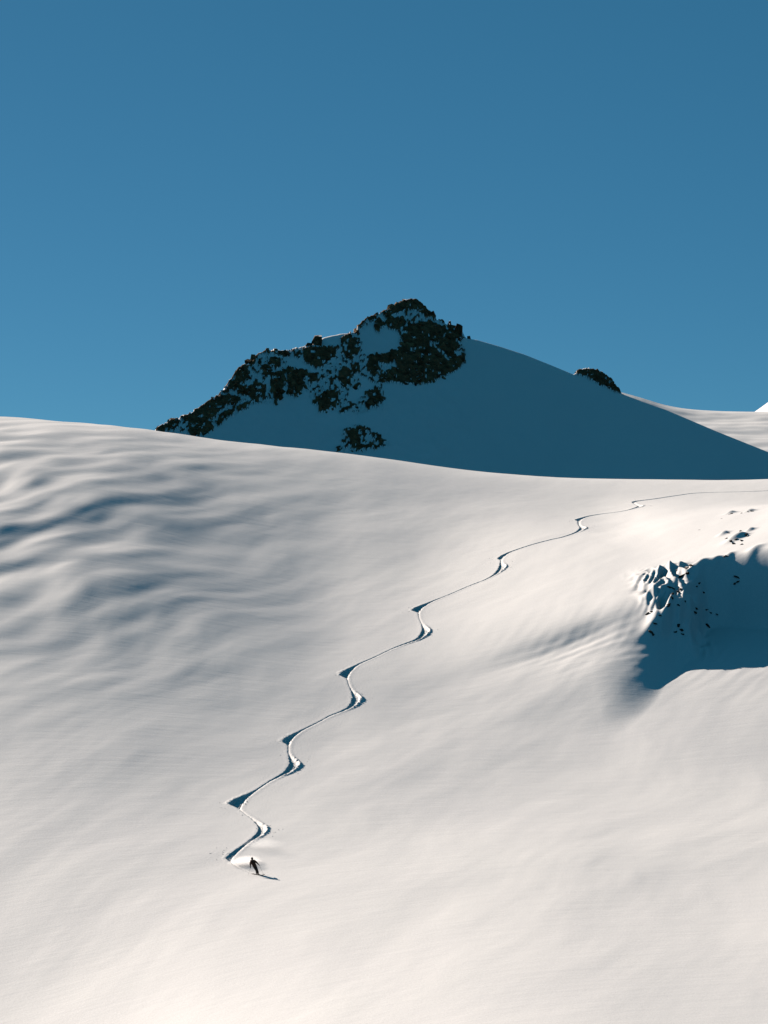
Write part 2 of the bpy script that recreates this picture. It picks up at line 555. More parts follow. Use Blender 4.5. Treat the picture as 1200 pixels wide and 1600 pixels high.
POLY = {
 'ridge': [
  [(303,643),(309,633),(321,624),(341,617),(351,611),(360,619),(360,627),(355,635),(339,648),(333,656),(328,661),(336,671),(320,684),(296,681),(293,667)],
  [(356,599),(367,584),(373,572),(387,571),(388,587),(391,592),(377,600),(368,613),(353,609)],
  [(245,665),(255,660),(267,655),(279,656),(280,667),(271,672),(260,669),(257,677),(243,675)],
  [(285,653),(293,649),(304,651),(299,661),(287,660)],
  [(337,667),(341,656),(339,652),(360,641),(368,639),(365,647),(355,653),(344,667)],
  [(368,639),(373,635),(391,631),(389,639),(376,645)],
  [(373,608),(381,604),(388,609),(384,616),(376,617)],
  [(356,623),(368,619),(376,628),(368,632),(356,631)],
  [(387,555),(399,559),(396,571),(387,569)],
  [(402,551),(414,549),(417,544),(421,549),(410,553),(401,559)],
  [(425,545),(434,549),(429,551)],
  [(370,636),(390,631),(387,639),(374,645)]],
 'buttress': [
  [(435,549),(453,551),(451,556),(437,557)],
  [(426,559),(439,560),(439,575),(427,576),(421,565)],
  [(406,577),(415,571),(426,576),(423,588),(414,591)],
  [(423,585),(445,580),(445,593),(439,620),(429,635),(426,617),(422,600)],
  [(445,580),(450,575),(479,580),(485,591),(474,593),(475,609),(461,621),(451,617),(449,601)],
  [(481,585),(498,585),(498,593),(486,603)],
  [(387,604),(403,599),(417,605),(415,615),(397,629),(389,620)],
  [(371,607),(386,607),(385,616),(377,619)],
  [(458,551),(471,549),(469,557),(461,559)],
  [(473,549),(487,543),(498,545),(529,545),(527,551),(519,564),(501,577),(485,573),(473,561)],
  [(486,632),(493,623),(506,613),(525,607),(530,613),(529,631),(514,644),(498,647),(497,635)],
  [(546,530),(561,529),(564,544),(562,552),(540,563),(538,555),(542,545)],
  [(531,530),(547,521),(550,526),(535,540)],
  [(527,585),(540,574),(551,582),(547,602),(538,609),(531,596)],
  [(546,571),(562,569),(562,582),(553,587)],
  [(512,595),(525,588),(525,596),(516,603)],
  [(553,603),(562,600),(565,605),(557,610)]],
 'spur': [
  [(569,614),(589,607),(598,620),(597,628),(576,642),(567,632),(579,627)],
  [(528,643),(549,635),(547,643),(535,650)],
  [(549,631),(562,636),(556,638)]],
 'lower': [
  [(538,677),(565,669),(574,675),(557,683),(539,680)],
  [(543,683),(560,683),(566,692),(554,709),(546,693)],
  [(575,675),(589,683),(607,695),(593,693)],
  [(565,698),(590,697),(593,701),(576,704),(557,709)]],
 'summit': [
  [(615,472),(650,466),(665,482),(677,490),(682,497),(665,498),(657,488),(643,487),(627,488),(617,492),(605,497),(595,490),(603,477),(612,477)],
  [(555,527),(558,512),(570,497),(590,490),(588,498),(572,502),(562,517)],
  [(585,503),(598,500),(600,512),(588,522),(584,513)],
  [(605,497),(630,498),(637,505),(625,520),(613,517),(602,508)],
  [(630,515),(657,502),(683,507),(700,517),(713,530),(715,543),(717,550),(705,567),(692,550),(673,537),(667,557),(650,550),(628,543),(628,522)],
  [(703,507),(717,502),(723,517),(723,530),(710,530),(700,517)],
  [(590,557),(612,550),(630,543),(650,553),(677,543),(692,557),(692,565),(710,563),(725,553),(728,568),(712,583),(680,597),(657,602),(607,599),(592,595),(593,587),(617,577),(620,567),(593,570)],
  [(572,562),(582,555),(590,562),(593,578),(586,587),(575,577)]],
 'knob': [
  [(900,583),(905,579),(922,577),(930,577),(939,582),(950,588),(958,595),(959,603),(966,607),(971,616),(960,614),(948,608),(940,604),(928,597),(913,590),(904,588)]],
}
ZONES = [
 [(243,672),(300,645),(340,621),(356,600),(390,556),(417,546),(450,547),(490,540),(497,545),(540,525),(553,525),(560,560),(600,600),(600,640),(560,650),(530,640),(497,645),(480,610),
  (440,605),(428,630),(395,632),(345,667),(300,682)],
 [(553,522),(575,499),(600,486),(630,472),(652,471),(680,498),(722,515),(729,566),(712,583),(680,597),(657,602),(600,600),(575,590),(560,560)],
 [(520,709),(535,690),(536,674),(560,666),(590,678),(612,700),(590,705),(556,712)]]
CALM = [
 [(560,518),(583,506),(590,522),(605,515),(622,522),(624,545),(600,556),(585,552),(566,556),(566,530)],
 [(497,541),(506,529),(550,522),(540,532),(528,543)],
 [(447,573),(452,557),(470,563),(485,577),(505,583),(498,588),(480,580)],
 [(540,628),(552,602),(566,592),(590,600),(575,612),(563,625)]]
def inside_poly(px, py, poly):
    n = len(poly)
    res = np.zeros(px.shape, bool)
    j = n - 1
    for i in range(n):
        xi, yi = poly[i]; xj, yj = poly[j]
        c = ((yi > py) != (yj > py)) & (px < (xj - xi) * (py - yi) / ((yj - yi) + 1e-9) + xi)
        res ^= c
        j = i
    return res

RXd = np.arange(-900, 2400, 2.0)
RYd = np.interp(RXd, RX, RY)
rocky = sstep(240, 250, RXd) * (1 - sstep(470, 480, RXd)) + sstep(553, 560, RXd) * (1 - sstep(722, 730, RXd)) + sstep(896, 902, RXd) * (1 - sstep(966, 972, RXd))
RYd = RYd - rocky * (4.2 + 3 * (RXd > 890)) * (np.abs(perlin(RXd / 5.5, RXd * 0 + .5, 81)) + 0.7 * np.abs(perlin(RXd / 2.7, RXd * 0 + .5, 82)) - .15)
RX, RY = RXd, RYd
mc = np.concatenate([np.arange(-900, 200, 12), np.arange(200, 1010, 1.2), np.arange(1010, 1260, 3), np.arange(1260, 2400, 16)]).astype(float)
mu = (mc - 600) / F
mrv = (HY - np.interp(mc, RX, RY)) / F
mYr = NUM / (mrv + MA * mu - MB)
fr = np.concatenate([np.linspace(0, 0.45, 20), 0.45 + 0.55 * np.linspace(0, 1, 220)[1:]])
Yf = 1190 + (mYr[None] - 1190) * fr[:, None]
Yb = mYr[None] + (np.linspace(0, 1, 40)[1:, None] ** 1.8) * 260
MY = np.vstack([Yf, Yb])
MUU = np.broadcast_to(mu, MY.shape)
zf = ZS - MA * (MUU * MY - XS) + MB * (MY - YS)
zr = mrv * mYr
zb = zr[None] - 0.50 * (MY - mYr[None]) - 0.1
k = 1.6 + 1.6 * (sstep(470, 500, mc) * (1 - sstep(545, 556, mc)))[None]
hh = np.clip(0.5 + 0.5 * (zb - zf) / k, 0, 1)
MZ = zb * (1 - hh) + zf * hh - k * hh * (1 - hh) + k * 0.25
MX = MUU * MY
mpx = 600 + MUU * F
mpy = HY - MZ / MY * F
mask = np.zeros(MY.shape, bool)
wpx = mpx + 2.2 * perlin(mpx / 5, mpy / 5, 41)
wpy = mpy + 2.2 * perlin(mpx / 5 + 50, mpy / 5, 42)
for g in POLY.values():
    for p in g:
        mask |= inside_poly(wpx, wpy, p)
inz = np.zeros(MY.shape, bool)
for p in ZONES:
    inz |= inside_poly(wpx, wpy, p)
calm = np.zeros(MY.shape, bool)
for p in CALM:
    calm |= inside_poly(wpx, wpy, p)
nz1 = perlin(mpx / 6.5, mpy / 5.0, 71) + 0.6 * perlin(mpx / 2.6, mpy / 2.2, 72)
mask |= inz & ~calm & (nz1 > np.where((mpy > 660) & (mpx > 500), -0.02, 0.09))
nz2 = perlin(mpx / 9 + mpy / 9 + 9, mpy / 5.0, 73) + 0.25 * perlin(mpx / 3.2, mpy / 3.0, 74)
mask &= ~(nz2 > 0.40)
fm = np.zeros(MY.shape)
fm[:] = sstep(190, 300, mpx) * (1 - sstep(715, 760, mpx))
rid = np.exp(-np.abs(MY - mYr[None]) / 14)
MZ = MZ + fm * (0.8 * perlin(MX / 9, MY / 9, 51) + 0.5 * perlin(MX / 3.5, MY / 3.5, 52)) * (1 - 0.6 * rid)
MZ = MZ + mask * (0.6 + 1.0 * np.abs(perlin(MX / 3.0, MY / 3.0, 53)))
MZ = MZ + (1.6 * perlin(MX / 45, MY / 45, 54) + 0.5 * perlin(MX / 10, MY / 26, 55) + 0.25 * perlin(MX / 4, MY / 12, 56)) * (1 - rid)
MV = np.stack([MX, MY, np.maximum(MZ, -90)], -1).reshape(-1, 3)
MQ = quads(*MY.shape)
mm_ = gridmesh('mountain', MV, MQ)
mm_.materials.append(M_FACE)
mm_.materials.append(M_ROCKB)
mi = (mask.ravel()[MQ].sum(1) >= 3).astype(np.int32)
mm_.polygons.foreach_set('material_index', mi)
mountain = link('mountain', mm_, None, kind='structure')

# rock pieces, shared meshes
def hull_mesh(name, n, squash, seed, mat):
    r = random.Random(seed)
    bm = bmesh.new()
    for i in range(n):
        v = Vector((r.gauss(0, 1), r.gauss(0, 1), r.gauss(0, 1))).normalized()
        v *= r.uniform(0.75, 1.1)
        bm.verts.new((v.x * squash[0], v.y * squash[1], v.z * squash[2]))
    res = bmesh.ops.convex_hull(bm, input=bm.verts)
    bmesh.ops.delete(bm, geom=[g for g in bm.verts if not g.link_faces], context='VERTS')
    me = bpy.data.meshes.new(name)
    bm.to_mesh(me)
    bm.free()
    me.materials.append(mat)
    return me
ROCKS = [hull_mesh('rock', 16 + i % 5, (1, 0.8, 0.75 + 0.25 * (i % 3)), i, M_ROCK) for i in range(16)]

def hull_data(me):
    v = np.empty(len(me.vertices) * 3, np.float32); me.vertices.foreach_get('co', v)
    f = [tuple(p.vertices) for p in me.polygons]
    return v.reshape(-1, 3), f
HD = [hull_data(m) for m in ROCKS]

def add_rock(parent, base, p, r, rz=None, tall=1.0, mesh=None, scl=None):
    o = bpy.data.objects.new('rock', mesh or random.choice(ROCKS))
    col.objects.link(o)
    o.parent = parent
    o.location = Vector(p) - base
    o.rotation_euler = (random.uniform(-.6, .6), random.uniform(-.6, .6), random.uniform(0, 6.28))
    o.scale = scl or (r * random.uniform(.8, 1.25), r * random.uniform(.7, 1.0), r * random.uniform(.75, 1.3) * tall)
    return o

def small_rocks(name, parent, base, items, mat):
    vs = []; fs = []; off = 0
    for p, r in items:
        hv, hf = HD[random.randrange(len(HD))]
        R = np.array(Euler((random.uniform(-1, 1), random.uniform(-1, 1), random.uniform(0, 6.28))).to_matrix())
        w = (hv * np.array([r * random.uniform(.8, 1.3), r, r * random.uniform(.6, 1.2)])) @ R.T + (np.array(p) - np.array(base))
        vs.append(w); fs += [tuple(i + off for i in f) for f in hf]; off += len(hv)
    me = bpy.data.meshes.new(name)
    me.from_pydata(np.concatenate(vs).tolist(), [], fs)
    link(name, me, mat, parent, kind='stuff')

PXM = 0.28   # metres per photo pixel at the mountain
CRAG = {
 'ridge': ('jagged dark rocks stepping down the lower end of the ridge to the snow crest', 5.2),
 'buttress': ('broad broken rock buttress below the snow-capped shoulder between ridge and summit', 6.0),
 'spur': ('small dark spur of rock trailing down the snow face below the buttress', 4.8),
 'lower': ('isolated patch of broken rock lowest on the shaded face, just above the snow crest', 4.2),
 'summit': ('massive dark summit crag of the peak with snow in its ledges', 6.4),
 'knob': ('small rocky knob on the skyline of the descending ridge, away from the summit', 4.2),
}
def ridge_y(px):
    return float(np.interp(px, RX, RY))
for key, (lab, sp) in CRAG.items():
    sp = sp + 1.6
    big = []; small = []
    allp = [q for p in POLY[key] for q in p]
    cx = sum(q[0] for q in allp) / len(allp); cy = max(q[1] for q in allp)
    base = Vector(face_point(float(cx), float(cy)))
    root = empty('rock_crag', base, lab, 'rock crag')
    for poly in POLY[key]:
        xs = [q[0] for q in poly]; ys = [q[1] for q in poly]
        x = min(xs)
        row = 0
        y = min(ys) + 1
        while y < max(ys):
            x = min(xs) + (row % 2) * sp / 2
            while x < max(xs):
                jx = x + random.uniform(-1, 1) * sp * .3; jy = y + random.uniform(-1, 1) * sp * .3
                if inside_poly(np.array([jx]), np.array([jy]), poly)[0]:
                    jy = max(jy, ridge_y(jx) + 1.5)
                    cv = float(perlin(np.array([jx / 9 + jy / 9 + 9]), np.array([jy / 5.0]), 73)[0])
                    if cv < 0.38:
                        big.append((jx, jy, sp * random.uniform(.5, 1.05)))
                x += sp
            y += sp * .8
            row += 1
        ar = (max(xs) - min(xs)) * (max(ys) - min(ys))
        for i in range(int(ar / 16)):
            jx = random.uniform(min(xs) - 2, max(xs) + 2); jy = random.uniform(min(ys) - 2, max(ys) + 2)
            pa_, pb_ = np.array([jx]), np.array([jy])
            if inside_poly(pa_, pb_, poly)[0] or (random.random() < .22 and inside_poly((pa_ - cx) * .97 + cx, pb_, poly)[0]):
                jy = max(jy, ridge_y(jx) + 2.0)
                small.append((jx, jy, random.uniform(.8, 1.8)))
    # low broken teeth along the skyline where rock reaches it
    if key in ('ridge', 'summit', 'knob', 'buttress'):
        for poly in POLY[key]:
            for (qx, qy) in poly:
                if abs(qy - ridge_y(qx)) < 5:
                    for t in range(2):
                        ax = qx + random.uniform(-5, 5)
                        rr_ = random.uniform(1.2, 2.6)
                        big.append((ax, ridge_y(ax) + rr_ * .45, rr_))
    big.sort(key=lambda b: -b[2])
    print(key, len(big), len(small))
    for (jx, jy, r) in big[:300]:
        p = Vector(face_point(jx, jy)) + Vector((0, 0.1, -0.1)) * r * PXM
        add_rock(root, base, p, r * PXM * 1.05)
    if small:
        small_rocks('loose_rocks', root, base, [(Vector(face_point(a, b)) + Vector((0, -.3, .3)), r * PXM) for a, b, r in small], M_ROCK)

# single blocks standing on the skyline
def sky_block(px, py, w, h, label):
    base = Vector(face_point(float(px), float(py)))
    base.y += 1.0
    r = random.Random(int(px) + int(w * 10))
    bm = bmesh.new()
    for ix in (-1, 1):
        for iy in (-1, 1):
            for iz, tap in ((-.5, 1.15), (.35, 1.0), (1.0, .72)):
                bm.verts.new((ix * w * .5 * tap * r.uniform(.7, 1.15) + .14 * w * iz, iy * w * .45 * tap * r.uniform(.8, 1.1), h * (iz + r.uniform(-.16, .12))))
    bmesh.ops.convex_hull(bm, input=bm.verts)
    bmesh.ops.delete(bm, geom=[g for g in bm.verts if not g.link_faces], context='VERTS')
    me = bpy.data.meshes.new('boulder')
    bm.to_mesh(me); bm.free()
    me.materials.append(M_ROCK)
    o = link('boulder', me, None, None, label=label, category='boulder')
    o.location = base
    o.rotation_euler = (0, random.uniform(-.25, .25), 0)
    return o
sky_block(494, 539, 15 * PXM, 15 * PXM, 'large angular boulder perched on the ridge beside the snow-capped shoulder')
sky_block(481, 543, 9 * PXM, 7 * PXM, 'low boulder leaning against the base of the large perched boulder')
sky_block(394, 567, 9 * PXM, 12 * PXM, 'upright block standing on the skyline at the step of the lower ridge')
sky_block(416, 552, 6 * PXM, 8 * PXM, 'small pointed rock on the skyline just uphill of the upright block')
sky_block(589, 496, 4.5 * PXM, 8 * PXM, 'tiny rock pinnacle on the skyline of the summit crag, on its sunward shoulder')
sky_block(703, 508, 4.5 * PXM, 6.5 * PXM, 'tiny rock pinnacle on the skyline just above the squat summit tower')
sky_block(715, 524, 13 * PXM, 17 * PXM, 'squat rock tower ending the summit crag before the smooth snow ridge')
sky_block(733, 531, 6 * PXM, 6 * PXM, 'lone small rock on the ridge at the top of the smooth snow slope')

# ------------------------------------------------------------------ far sunlit snow
def far_sheet(name, X_, Y_, Yr_, slope_, back, n=160, depth=420, seed=3, px0=700, px1=2200, a_=0.0):
    cx_ = np.arange(px0, px1, 4.0)
    u_ = (cx_ - 600) / F
    vr = (HY - smooth_interp(cx_, X_, Y_)) / F
    rows_ = np.concatenate([Yr_ - depth * np.linspace(1, 0, n) ** 1.3, Yr_ + 300 * np.linspace(0, 1, 20)[1:]])
    Ug, Yg = np.meshgrid(u_, rows_)
    zr_ = (vr * Yr_)[None]
    dz = np.where(Yg < Yr_, -slope_ * (Yr_ - Yg) + 0.00012 * (Yr_ - Yg) ** 2 * 0, -back * (Yg - Yr_))
    r_ = np.exp(-np.abs(Yg - Yr_) / 12)
    Zg = zr_ + dz - 2.0 * (r_) + 2.0 + 2.2 * perlin(Ug * Yg / 70, Yg / 30, seed) * (1 - r_) + 0.7 * perlin(Ug * Yg / 16, Yg / 9, seed + 1) * (1 - r_)
    Vg = np.stack([Ug * Yg, Yg, Zg], -1).reshape(-1, 3)
    m = gridmesh(name, Vg, quads(*Ug.shape))
    return link(name, m, M_FAR, None, kind='structure')
far_sheet('far_snowfield', np.array([600, 900, 990, 1010, 1040, 1060, 1100, 1140, 1180, 1260, 1500, 2200.]),
          np.array([560, 600, 616, 625, 634, 638, 641.5, 643, 643.5, 644, 640, 640.]), 2000.0, 0.26, 0.4, px0=880)
far_sheet('far_peak', np.array([900, 1100, 1150, 1181, 1200, 1240, 1300, 1400, 1700, 2200.]),
          np.array([760, 690, 662, 643, 630, 598, 560, 520, 560, 640.]), 2700.0, 0.16, 0.5, px0=1100, seed=9)

# valley floor to the horizon
th = np.linspace(0, 2 * math.pi, 97)
rr = np.array([1, 400, 900, 1600, 3000, 6000, 12000.])
TT, RR = np.meshgrid(th, rr)
GV = np.stack([RR * np.cos(TT), RR * np.sin(TT), -95 - 0 * RR + 0 * TT], -1).reshape(-1, 3)
link('valley_floor', gridmesh('valley_floor', GV, quads(*TT.shape)), M_FAR, None, kind='structure')

# ------------------------------------------------------------------ outcrop on the right drop-off
ob = ground_at(1050, 1000)
outcrop = empty('rock_outcrop', ob, 'snow-plastered rocks breaking through at the brink of the shaded hollow', 'rock outcrop')
ROCKN = [hull_mesh('outcrop_rock', 14 + i, (1, .7, .6), 100 + i, M_ROCKN) for i in range(6)]
OR = [(1011,960,3.2),(1018,956,2.4),(1067,900,4.0),(1074,897,3),(1047,918,3.2),(1052,920,2.6),(1063,921,3),(1051,928,2.6),(1060,925,2.2),(1045,945,3.2),(1043,948,2.4),
      (1017,988,3.0),(1020,992,2.2),(1060,978,3.2),(1064,985,3.0),(1055,988,2.4),(1085,956,3.6),(1087,951,2.4),(1104,977,3.4),(1107,980,2.4),(1110,957,2.4),(1103,953,2),
      (1152,902,3),(1153,909,2.6),(1148,912,2.2),(1092,912,2.6),(1088,917,2.2),(1075,888,3.2),(1080,884,2.6),(1058,891,2.4),(1050,934,2.6),(1031,962,2.4),(1024,975,2.4),
      (1060,946,2.2),(1070,940,2.2),(1099,926,2.2),(1066,991,2.4),(1120,960,2.0)]
for (a, b, r) in OR:
    g = ground_at(a, b)
    o = add_rock(outcrop, ob, g + Vector((0, .05, 0.02)), r * .085, mesh=random.choice(ROCKN))
    o.scale = (r * .16 * random.uniform(.9, 1.7), r * .16 * 1.1, r * .15 * random.uniform(.6, .95))
upper = ground_at(1150, 850)
up = empty('rock_outcrop', upper, 'scattered small rocks poking through sunlit snow above the hollow', 'rock outcrop')
for (a, b, r) in [(1143,803,3),(1140,804,2),(1158,802,2),(1176,799,3),(1170,800,2),(1128,810,1.8),(1138,833,2.4),(1134,842,2.6),(1157,830,3),(1165,836,4),(1169,838,3),
                  (1142,846,3.6),(1150,843,3.4),(1160,845,3.4),(1147,850,3),(1158,851,3),(1132,869,3),(1136,869,2.4),(1093,828,1.6)]:
    g = ground_at(a, b)
    o = add_rock(up, upper, g + Vector((0, 0, -.02)), r * .09, mesh=random.choice(ROCKN))
    o.scale = (r * .11 * 1.5, r * .11 * 1.3, r * .11 * .8)

# ------------------------------------------------------------------ the skier
M_JACKET = plain_mat('jacket fabric', (0.10, 0.042, 0.022))
M_PANTS = plain_mat('ski trousers', (0.022, 0.014, 0.012))
M_GLOVE = plain_mat('gloves', (0.015, 0.012, 0.010))
M_HELMET = plain_mat('helmet shell', (0.03, 0.014, 0.010), 0.4)
M_SKIN = plain_mat('face skin', (0.45, 0.28, 0.2), 0.5)
M_GOG = plain_mat('goggle lens', (0.02, 0.02, 0.03), 0.15, 0.6)
M_SKI = plain_mat('ski top sheet', (0.05, 0.03, 0.03), 0.35)
M_POLE = plain_mat('pole shaft', (0.06, 0.055, 0.05), 0.4)
M_BOOT = plain_mat('boot shell', (0.02, 0.018, 0.018), 0.4)

foot = ground_at(402, 1367)
skier = empty('person', foot, 'skier in dark brown clothing leaning into a turn at the lower end of the track', 'person')
fwd = Vector((0.72, -0.69, 0)).normalized()
lft = Vector((-fwd.y, fwd.x, 0))    # the skier's own left-hand side (away from camera, right in picture)
gslope = (gz(foot.x + fwd.x, foot.y + fwd.y) - gz(foot.x, foot.y))
fwd3 = Vector((fwd.x, fwd.y, gslope)).normalized()

def skin_mesh(name, nodes, edges, root=0, sub=2):
    me = bpy.data.meshes.new(name)
    me.from_pydata([n[:3] for n in nodes], edges, [])
    o = bpy.data.objects.new(name, me)
    col.objects.link(o)
    o.modifiers.new('s', 'SKIN')
    sv = me.skin_vertices[0].data
    for i, n in enumerate(nodes):
        r = n[3]
        sv[i].radius = (r * 1.5, r * 1.5)
        sv[i].use_root = (i == root)
    m = o.modifiers.new('d', 'SUBSURF'); m.levels = sub; m.render_levels = sub
    dg = bpy.context.evaluated_depsgraph_get()
    m2 = bpy.data.meshes.new_from_object(o.evaluated_get(dg))
    bpy.data.objects.remove(o)
    m2.name = name
    m2.polygons.foreach_set('use_smooth', np.full(len(m2.polygons), True))
    return m2

# joints, in metres from the feet; x to the right of the picture, y away, z up
hip = Vector((-.27, .02, .90)); chest = Vector((-.43, .0, 1.30)); neck = Vector((-.50, -.01, 1.50)); head = Vector((-.54, -.03, 1.66))
shL = Vector((-.635, -.10, 1.44)); shR = Vector((-.33, .10, 1.45))
elL = Vector((-.71, -.14, 1.15)); hdL = Vector((-.70, -.22, .86))
elR = Vector((-.07, .14, 1.28)); hdR = Vector((.12, .05, 1.08))
hpL = Vector((-.33, -.08, .86)); hpR = Vector((-.20, .09, .86))
knL = Vector((-.08, -.20, .50)); knR = Vector((-.02, .04, .50))
anL = Vector((-.04, -.10, .14)); anR = Vector((.09, .10, .14))
toL = anL + fwd * .13 + Vector((0, 0, -.06)); toR = anR + fwd * .13 + Vector((0, 0, -.06))
nodes = [(*hip, .165), (*((hip + chest) / 2), .15), (*chest, .17), (*(chest + (neck - chest) * .6), .13), (*neck, .062), (*(head + Vector((0, 0, -.05))), .085), (*(head + Vector((0, 0, .05))), .09),
         (*shL, .085), (*elL, .062), (*hdL, .038), (*shR, .085), (*elR, .062), (*hdR, .038),
         (*hpL, .115), (*knL, .078), (*anL, .062), (*hpR, .115), (*knR, .078), (*anR, .062)]
edges = [(0, 1), (1, 2), (2, 3), (3, 4), (4, 5), (5, 6), (3, 7), (7, 8), (8, 9), (3, 10), (10, 11), (11, 12), (0, 13), (13, 14), (14, 15), (0, 16), (16, 17), (17, 18)]
bme = skin_mesh('body', nodes, edges)
bme.materials.clear()
for m in (M_JACKET, M_PANTS, M_SKIN):
    bme.materials.append(m)
for p in bme.polygons:
    c = p.center
    if c.z < .82 and (Vector((c.x, c.y, c.z)) - hdL).length > .2:
        p.material_index = 1
    elif (c - head).length < .13:
        p.material_index = 2
    else:
        p.material_index = 0
link('body', bme, None, skier)

def lump(name, center, r, mat, parent, cut=None, sub=3):
    bm = bmesh.new()
    bmesh.ops.create_icosphere(bm, subdivisions=sub, radius=1)
    for v in bm.verts:
        v.co = Vector((v.co.x * r[0], v.co.y * r[1], v.co.z * r[2]))
    if cut:
        bmesh.ops.delete(bm, geom=[v for v in bm.verts if cut(v.co)], context='VERTS')
    rot = Matrix.Rotation(math.atan2(fwd.y, fwd.x), 4, 'Z')
    bmesh.ops.transform(bm, matrix=Matrix.Translation(center) @ rot, verts=bm.verts)
    me = bpy.data.meshes.new(name)
    bm.to_mesh(me); bm.free()
    for p in me.polygons:
        p.use_smooth = True
    return link(name, me, mat, parent)
lump('helmet', head + Vector((0, 0, .05)), (.135, .12, .125), M_HELMET, skier, cut=lambda c: c.z < -.05 and c.x > .02)
lump('goggles', head + fwd * .075 + Vector((0, 0, .015)), (.05, .088, .045), M_GOG, skier)
lump('nose', head + fwd * .105 + Vector((0, 0, -.035)), (.018, .014, .022), M_SKIN, skier, sub=2)
lump('mouth', head + fwd * .095 + Vector((0, 0, -.075)), (.008, .026, .008), M_GLOVE, skier, sub=2)
lump('backpack', chest - fwd * .20 + Vector((0, 0, -.02)), (.10, .14, .22), M_GLOVE, skier)

def tube(bm, ps, rs, n=8):
    rings = []
    for i, p in enumerate(ps):
        d = (ps[min(i + 1, len(ps) - 1)] - ps[max(i - 1, 0)]).normalized()
        a = d.orthogonal().normalized(); b = d.cross(a)
        rings.append([bm.verts.new(p + (a * math.cos(t * 6.2832 / n) + b * math.sin(t * 6.2832 / n)) * rs[i]) for t in range(n)])
    for i in range(len(rings) - 1):
        for t in range(n):
            bm.faces.new((rings[i][t], rings[i][(t + 1) % n], rings[i + 1][(t + 1) % n], rings[i + 1][t]))
    bm.faces.new(rings[0][::-1]); bm.faces.new(rings[-1])
def finish(bm, name, mat, parent=None, **kw):
    bmesh.ops.recalc_face_normals(bm, faces=bm.faces)
    me = bpy.data.meshes.new(name)
    bm.to_mesh(me); bm.free()
    for p in me.polygons:
        p.use_smooth = True
    return link(name, me, mat, parent, **kw)

def hand(w, el_):
    bm = bmesh.new()
    d = (w - el_).normalized()
    palm = w + d * .05
    tube(bm, [w - d * .03, w + d * .01, palm, w + d * .095], [.036, .038, .046, .036])
    side = d.cross(fwd).normalized()
    for i, L in enumerate((.075, .085, .08, .062)):
        b0 = w + d * .08 + side * (i - 1.5) * .021
        tube(bm, [b0, b0 + d * L * .35 + fwd * .006, b0 + d * L * .55 + fwd * .03, b0 + d * L * .35 + fwd * .052], [.0125, .012, .011, .008], 6)
    b0 = w + d * .03 - side * .04
    tube(bm, [b0, b0 + d * .03 - side * .01 + fwd * .02, b0 + d * .045 + side * .01 + fwd * .045], [.014, .013, .009], 6)
    finish(bm, 'glove', M_GLOVE, skier)
    return w + d * .10 + fwd * .028
gL = hand(hdL, elL)
gR = hand(hdR, elR)
for an, to in ((anL, toL), (anR, toR)):
    bm = bmesh.new()
    tube(bm, [an + Vector((0, 0, .20)), an + Vector((0, 0, .05)), an + Vector((0, 0, -.05)) - fwd * .02], [.075, .07, .055], 10)
    tube(bm, [an - fwd * .10 + Vector((0, 0, -.07)), an + Vector((0, 0, -.055)), to + Vector((0, 0, -.01)), to + fwd * .06 + Vector((0, 0, -.03))], [.05, .058, .05, .03], 10)
    finish(bm, 'boot', M_BOOT, skier)

def ski(an, label):
    base = foot + Vector((an.x, an.y, 0))
    base.z = foot.z + an.z - .10
    bm = bmesh.new()
    n = 22
    L = 1.78
    top = []; bot = []
    for i in range(n + 1):
        t = i / n
        s = (t - .45) * L
        w = .052 + .012 * (2 * t - 1) ** 2
        if t > .93: w *= max(0.12, math.sqrt(max(0, 1 - ((t - .93) / .075) ** 2)))
        up_ = .0 + (max(0, t - .84) / .16) ** 2 * .16
        c = fwd3 * s + Vector((0, 0, up_))
        top.append([bm.verts.new(c + lft * w + Vector((0, 0, .012))), bm.verts.new(c - lft * w + Vector((0, 0, .012)))])
        bot.append([bm.verts.new(c + lft * w), bm.verts.new(c - lft * w)])
    for i in range(n):
        bm.faces.new((top[i][0], top[i][1], top[i + 1][1], top[i + 1][0]))
        bm.faces.new((bot[i][1], bot[i][0], bot[i + 1][0], bot[i + 1][1]))
        bm.faces.new((top[i][0], top[i + 1][0], bot[i + 1][0], bot[i][0]))
        bm.faces.new((top[i + 1][1], top[i][1], bot[i][1], bot[i + 1][1]))
    bm.faces.new((top[0][1], top[0][0], bot[0][0], bot[0][1])); bm.faces.new((top[n][0], top[n][1], bot[n][1], bot[n][0]))
    o = finish(bm, 'ski', M_SKI, None, label=label, category='ski', group='skis of the skier')
    o.location = base + Vector((0, 0, .0))
ski(anL, 'dark ski under the skier, the one nearer the camera')
ski(anR, 'dark ski under the skier, the one on the uphill far side')
def pole(g, tip, label):
    bm = bmesh.new()
    d = (tip - g).normalized()
    tube(bm, [g - d * .05, g + d * .03, g + d * .09], [.017, .016, .013], 8)
    tube(bm, [g + d * .08, tip], [.009, .006], 8)
    tube(bm, [tip - d * .09, tip - d * .08], [.045, .045], 10)
    o = finish(bm, 'ski_pole', M_POLE, None, label=label, category='ski pole', group='poles of the skier')
    o.location = foot
tl = gL + Vector((-.35, .25, -1)).normalized() * 1.0
tr = gR + Vector((.42, .30, -1)).normalized() * 1.08
pole(gL, tl, 'thin ski pole held in the lowered hand nearer the powder cloud')
pole(gR, tr, 'thin ski pole held in the outstretched hand on the downhill shadow side')

